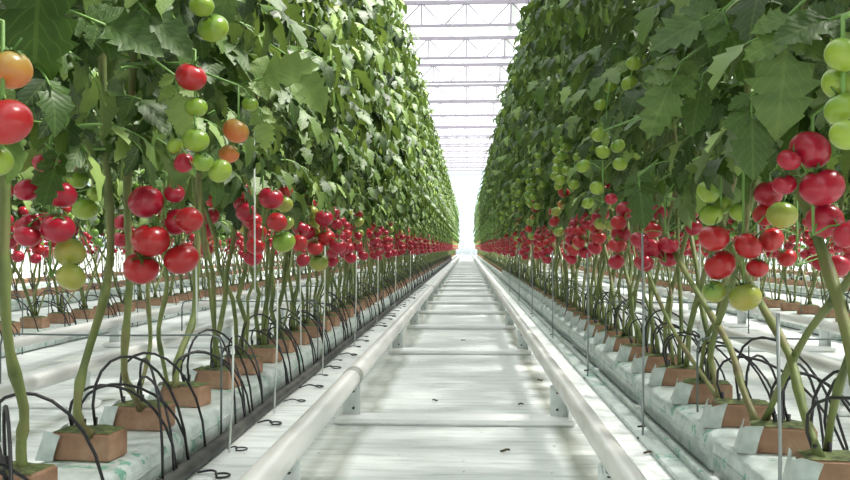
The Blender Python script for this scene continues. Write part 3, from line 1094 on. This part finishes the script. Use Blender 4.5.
for row in ('L', 'R'):
    x = ROWS[row]; c = 0
    ys = YS[row]
    for i, y in enumerate(ys):
        if i >= 110: break
        v = (i * 5 + (2 if row == 'R' else 0) + (i // 9)) % NV
        sm, fm, ts, far = VAR[v + (NV if row == 'R' else 0)]
        t = link('tomato_plant', None, loc=(x, y, SLAB_TOP + 0.053), rot=(0, 0, RS[row]))
        t.empty_display_size = .1
        # the canopy is in the frame long before the block is
        vis = y > 1.35
        tag(t, plant_label(row, c, vis, y), 'tomato plant', 'tomato plants of the %s row' % ('left' if row == 'L' else 'right'))
        if vis: c += 1
        plants_all[row].append(t)
        hs = [h for h in HSTEM if h[0] == row and abs(h[1] - y) < .05]
        if hs: hero_stem(t, hs)
        else: link('stem', sm, t)
        link('foliage', fm, t)
        herozone = y < (2.7 if row == 'L' else 2.9)
        if herozone: plants_near[row].append(t)
        elif y < 12.5:
            for sp in ts: add_truss(t, sp, True)
        else:
            for fmesh in far: link('fruit_truss', fmesh, t)

for hi, (row, D, fr) in heroes.items():
    cand = plants_all[row]
    t = min(cand, key=lambda q: abs(q.location.y - D))
    r = random.Random(900 + hi)
    out = []
    for (px, py, pr, kind) in fr:
        d = D + r.uniform(-.03, .03)
        rad = pr * 1.06 * d / F
        c = local(t, at(px, py, d))
        for _ in range(14):
            mv = False
            for c2, r2, _k in out:
                dd = c - c2
                if dd.length < (rad + r2) * .9:
                    c = c + Vector((dd.x * .2, (1 if dd.y >= 0 else -1) * .008, 0)); mv = True
            if not mv: break
        out.append((c, rad, kind))
    cx = sum((o[0] for o in out), Vector((0, 0, 0))) / len(out)
    zt = max(o[0].z + o[1] for o in out); zb = min(o[0].z for o in out)
    pts = [Vector((0.0, cx.y, zt + .07)), Vector((cx.x * .5, cx.y, zt + .07)), Vector((cx.x, cx.y, zt + .02)), Vector((cx.x, cx.y, (zt + zb) / 2)), Vector((cx.x, cx.y, zb))]
    add_truss(t, (pts, out), True, r=r)

# big single leaves close to the camera: (row, px, py of the stalk end, D, px length, direction in the picture, tint, facing)
HLEAF = [
    ('R', 786, 48, 1.30, 92, (-.05, -1), .62), ('R', 752, 118, 1.36, 62, (.05, -1), .42),
    ('R', 672, 82, 1.75, 62, (-.45, -1), .62), ('R', 700, 20, 1.7, 60, (-1, -.55), .5),
    ('R', 700, 90, 1.8, 46, (-.2, -1), .5), ('R', 828, 20, 1.25, 60, (-.9, -.3), .35),
    ('R', 730, 30, 1.5, 58, (.4, -1), .5), ('R', 640, 190, 2.1, 40, (.1, -1), .35),
    ('L', 40, -25, 1.25, 125, (-.1, -1), .35), ('L', 178, 92, 1.65, 48, (.15, -1), .95),
    ('L', 150, 15, 1.5, 60, (.7, -.7), .35), ('L', 228, -8, 1.9, 44, (-.2, -1), .6),
    ('L', 262, 78, 2.1, 62, (.9, .2), .8), ('L', 55, 168, 1.42, 44, (-.2, -1), .45),
    ('L', 170, 158, 1.7, 42, (.35, -1), .6), ('L', 105, 25, 1.4, 70, (.8, -.35), .3),
    ('L', 300, 72, 2.3, 50, (.6, -.9), .8), ('L', 262, 120, 2.1, 32, (.1, -1), .95),
]
for i, (row, px, py, D, ln, (dx, dz), tint) in enumerate(HLEAF):
    t = min(plants_near[row], key=lambda q: abs(q.location.y - D))
    r = random.Random(500 + i)
    b = MB()
    base = local(t, at(px, py, D))
    sg = 1 if row == 'L' else -1
    a = (Matrix.Rotation(-t.rotation_euler.z, 3, 'Z') @ Vector((dx, r.uniform(-.25, .25), dz))).normalized()
    L = ln * D / F
    face = Vector((sg * .25 * (1 if row == 'L' else -1), -1 if row == 'L' else 1, .45))
    bb_t = tint
    def lf(bs, ax, l, w):
        n0 = len(b.t)
        leaflet(b, bs, ax, face, l, w, r, 11, curl=r.uniform(.05, .2))
        for q in range(n0, len(b.t)): b.t[q] = min(1, max(0, bb_t + r.uniform(-.08, .08)))
    lf(base, a, L, L * .62)
    sd_ = a.cross(face).normalized()
    st = base - a * L * .35
    for sgn in (-1, 1):
        lf(base - a * L * .12, (a * .5 + sd_ * sgn), L * .5, L * .32)
        lf(st, (a * .45 + sd_ * sgn), L * .42, L * .26)
    b.tube([base, st, st - a * L * .2 + Vector((-.05, 0, .02))], .0025, 'rachis', 5)
    b.build('leaf', t)

# plants of the next rows, seen between the stems
for row in ('L2', 'R2'):
    x = ROWS[row]; sd = 'left' if row == 'L2' else 'right'
    for i, y in enumerate(YS[row]):
        if not (5 <= i < 45): continue
        sm, fm, ts, far = VAR[(i * 4 + 1) % NV + NV]
        t = link('tomato_plant', None, loc=(x, y, SLAB_TOP + 0.053), rot=(0, 0, RS[row[0]]))
        t.empty_display_size = .1
        tag(t, 'tomato plant in the second row on the %s, seen past bare stems' % sd, 'tomato plant', 'tomato plants of the second %s row' % sd)
        link('stem', sm, t); link('foliage', fm, t)
        for fmesh in far[:2]: link('fruit_truss', fmesh, t)

# every remaining plant, as one object
lows = []
for i in range(5):
    s_, f_, t_ = plant_parts(300 + i, low=True)
    for pts, fr in t_:
        for c, rad, k in fr: s_.ball(c, rad, k, 5, 4, .9)
    # merge to one collector
    o = len(s_.v)
    s_.v += f_.v; s_.t += f_.t; s_.uv += f_.uv
    remap = [s_.mi(k) for k in f_.mats]
    s_.f += [tuple(q + o for q in f) for f in f_.f]
    s_.m += [remap[m] for m in f_.m]
    lows.append(s_)
keys = []
for s_ in lows:
    for k in s_.mats:
        if k not in keys: keys.append(k)
spots = []
for row in ('L', 'R'):
    for i, y in enumerate(YS[row]):
        if i >= 110 and y < ROW_END: spots.append((row, y))
for row in ('L2', 'R2'):
    for i, y in enumerate(YS[row]):
        if (i < 5 or i >= 45) and i < 110: spots.append((row, y))
for row in ('L', 'R', 'L2', 'R2', 'L3', 'R3'):
    for k in range(16): spots.append((row, 0.45 - k * .29))
for row in ('L3', 'R3', 'L4', 'R4'):
    for i, y in enumerate(YS[row]):
        if i < 90: spots.append((row, y))
V, T_, UV, LI, LT, MI = [], [], [], [], [], []
off = 0
pre = []
for s_ in lows:
    v = np.array([tuple(p) for p in s_.v], dtype=np.float32)
    pre.append((v, np.array(s_.t, dtype=np.float32), np.array(s_.uv, dtype=np.float32),
                np.concatenate([np.array(f, dtype=np.int32) for f in s_.f]), np.array([len(f) for f in s_.f], dtype=np.int32),
                np.array([keys.index(s_.mats[m]) for m in s_.m], dtype=np.int32)))
for q, (row, y) in enumerate(spots):
    v, t, uv, li, lt, mi = pre[(q * 3 + q // 7) % 5]
    w = v.copy()
    if row[0] == 'R': w[:, 0] *= -1; w[:, 1] *= -1
    w += np.array([ROWS[row], y, SLAB_TOP + .058], dtype=np.float32)
    V.append(w); T_.append(t); UV.append(uv[li]); LI.append(li + off); LT.append(lt); MI.append(mi)
    off += len(v)
V = np.concatenate(V); T_ = np.concatenate(T_); UV = np.concatenate(UV); LI = np.concatenate(LI); LT = np.concatenate(LT); MI = np.concatenate(MI)
me = bpy.data.meshes.new('tomato_plants')
me.vertices.add(len(V)); me.vertices.foreach_set('co', V.ravel())
me.loops.add(len(LI)); me.loops.foreach_set('vertex_index', LI.astype(np.int32))
me.polygons.add(len(LT))
me.polygons.foreach_set('loop_start', np.concatenate([[0], np.cumsum(LT)[:-1]]).astype(np.int32))
me.polygons.foreach_set('material_index', MI)
me.update(calc_edges=True)
for k in keys: me.materials.append(M[k])
a = me.attributes.new('tint', 'FLOAT', 'POINT'); a.data.foreach_set('value', T_)
me.uv_layers.new(name='UVMap').data.foreach_set('uv', UV.ravel())
me.validate()
tag(link('tomato_plants', me), 'mass of farther tomato plants in the outer rows and at the row ends', 'tomato plants', None, 'stuff')

# ------------------------------------------------------------------ supports, strings, wires
def hoop_mesh(seed):
    r = random.Random(seed); b = MB()
    w, z = 0.30, 0.29
    pts = [(-w, 0, 0.0), (-w, 0, z - .03), (-w + .006, 0, z - .008), (-w + .03, 0, z), (0, 0, z - .003), (w - .03, 0, z), (w - .006, 0, z - .008), (w, 0, z - .03), (w, 0, 0.0)]
    b.tube(pts, 0.0028, 'darkwire', 6)
    return b.mesh('stem_support')
HM = hoop_mesh(1)
for row in ('L', 'R', 'L2', 'R2'):
    sd = 'left' if row[0] == 'L' else 'right'; main = row in ('L', 'R')
    c = 0
    y = 2.22 if main else 2.6
    while y < (24 if main else 12):
        xs = ROWS[row] + (-.19 if row[0] == 'L' else .24)
        o = link('stem_support', HM, loc=(xs, y, 0))
        lab = ('thin wire hoop under the stems of the %s row, %s' % (sd, nth(c) if c < 5 else 'one of the farther ones')) if main else 'thin wire hoop in the second row on the %s' % sd
        tag(o, lab, 'wire hoop', 'wire hoops of the %s%s row' % ('' if main else 'second ', sd))
        c += 1; y += 1.45

def stake(x, y, top, key, rad, label, group, foot=True, lean=0.0):
    b = MB()
    b.tube([(0, 0, 0.004), (lean * .5 + .003, 0, top * .5), (lean, 0, top)], rad, key, 6)
    o = b.build('support_stake', loc=(x, y, 0))
    tag(o, label, 'stake', group)
    if foot:
        f = MB()
        f.tube([(-.016, -.01, .006), (.010, .006, .006)], .0035, 'tube', 6)
        f.tube([(-.014, -.006, .036), (.006, .004, .036)], .003, 'tube', 6)
        q = f.build('foot_peg', o); q['label'] = 'black foot peg'
for i, (y, tp) in enumerate(((1.33, .42), (2.34, .56), (3.4, .5), (4.8, .5), (6.3, .55), (7.9, .55), (9.6, .6))):
    stake(0.475, y, tp, 'wire', .0034 if i else .0032, 'grey metal stake standing between right rail and right slabs, %s' % nth(i), 'grey stakes beside the right rail')
for i, (y, tp) in enumerate(((2.12, .30), (2.62, .42), (3.5, .55), (4.5, .5), (5.6, .5), (7.0, .5), (8.8, .5))):
    stake(-0.60, y, tp, 'twine', .0026, 'pale cord line dropping to the film beside the left hose, %s' % nth(i), 'pale lines beside the left slabs', False, .01)
for i, (px, y0, y1, D) in enumerate(((254, 98, 300, 2.45), (758, 188, 318, 1.95), (300, 262, 352, 3.2), (700, 240, 345, 2.5), (196, 250, 330, 2.2))):
    A = at(px, y0, D); B_ = at(px + 1, y1, D)
    b = MB(); b.tube([(0, 0, 0), ((A - B_) * .5).to_tuple(), (A - B_).to_tuple()], .0024, 'twine', 6)
    labs = ['long white string hanging before the red fruit of the left row', 'white string ending among the crossing stems of the right row', 'short white string by the left row stems near the third support', 'white string beside red fruit low in the right row', 'white string hanging below the big red truss on the left']
    tag(b.build('support_string', loc=B_), labs[i], 'string', 'white support strings')
for row in ('L', 'R'):
    for k, dx in enumerate((-.05, .05)):
        b = MB(); b.tube([(ROWS[row] + dx, -1, 3.02), (ROWS[row] + dx, ROW_END + .5, 3.02)], .003, 'wire', 5)
        tag(b.build('crop_wire'), 'steel crop wire running above the %s row, the %s of two' % ('left' if row == 'L' else 'right', 'inner' if (dx > 0) == (row == 'L') else 'outer'), 'wire')

# ------------------------------------------------------------------ litter on the film
lr = random.Random(3)
LIT = [(521, 405, 'long curled dry leaf scrap on the aisle floor, right of centre'), (540, 381, 'dark thin scrap by the right rail plate'), (463, 341, 'tiny dark scrap in mid-aisle beyond the second bar'),
       (415, 318, 'small dark crumb of leaf at the aisle\'s left half'), (435, 402, 'tiny crumb on the film in front of the nearest bar'), (527, 418, 'dark crumb next to the nearest cross bar'),
       (573, 352, 'dark dropped scrap between right rail and slabs'), (560, 337, 'long dark scrap lying beside the right channel strip'), (610, 397, 'pair-sized black bit on the right film'),
       (648, 452, 'brownish bit on the right film near the bottom'), (255, 402, 'dark bit beside the left hose'), (270, 383, 'curled dark strip beside the left hose'), (296, 377, 'curled strip on the film left of the rail'), (228, 441, 'dark bit on the film at the lower left'),
       (330, 352, 'small dark bit between left hose and rail'), (505, 452, 'pale crumb on the aisle floor at the bottom')]
for i, (px, py, lab) in enumerate(LIT):
    D = CAM_Z * F / (py - 248) 
    p = at(px, py, D); p.z = 0.003
    b = MB()
    L = lr.uniform(.014, .034); a = lr.uniform(-.5, .5)
    vv = []; n = 6
    for k in range(n + 1):
        t = k / n; w = math.sin(math.pi * t) * L * .16 + .0008
        zz = .002 + .003 * math.sin(t * 3 + i) ** 2
        vv += [(t * L - L / 2, -w, zz), (t * L - L / 2, w, zz + .003), (t * L - L / 2, 0, zz - .002)]
    ff = []
    for k in range(n):
        o = k * 3
        ff += [(o, o + 2, o + 5, o + 3), (o + 2, o + 1, o + 4, o + 5), (o + 1, o, o + 3, o + 4)]
    b.add(vv, ff, 'litter')
    o = b.build('leaf_scrap', loc=p); o.rotation_euler = (0, 0, a)
    tag(o, lab, 'leaf scrap', 'dry scraps on the white film')
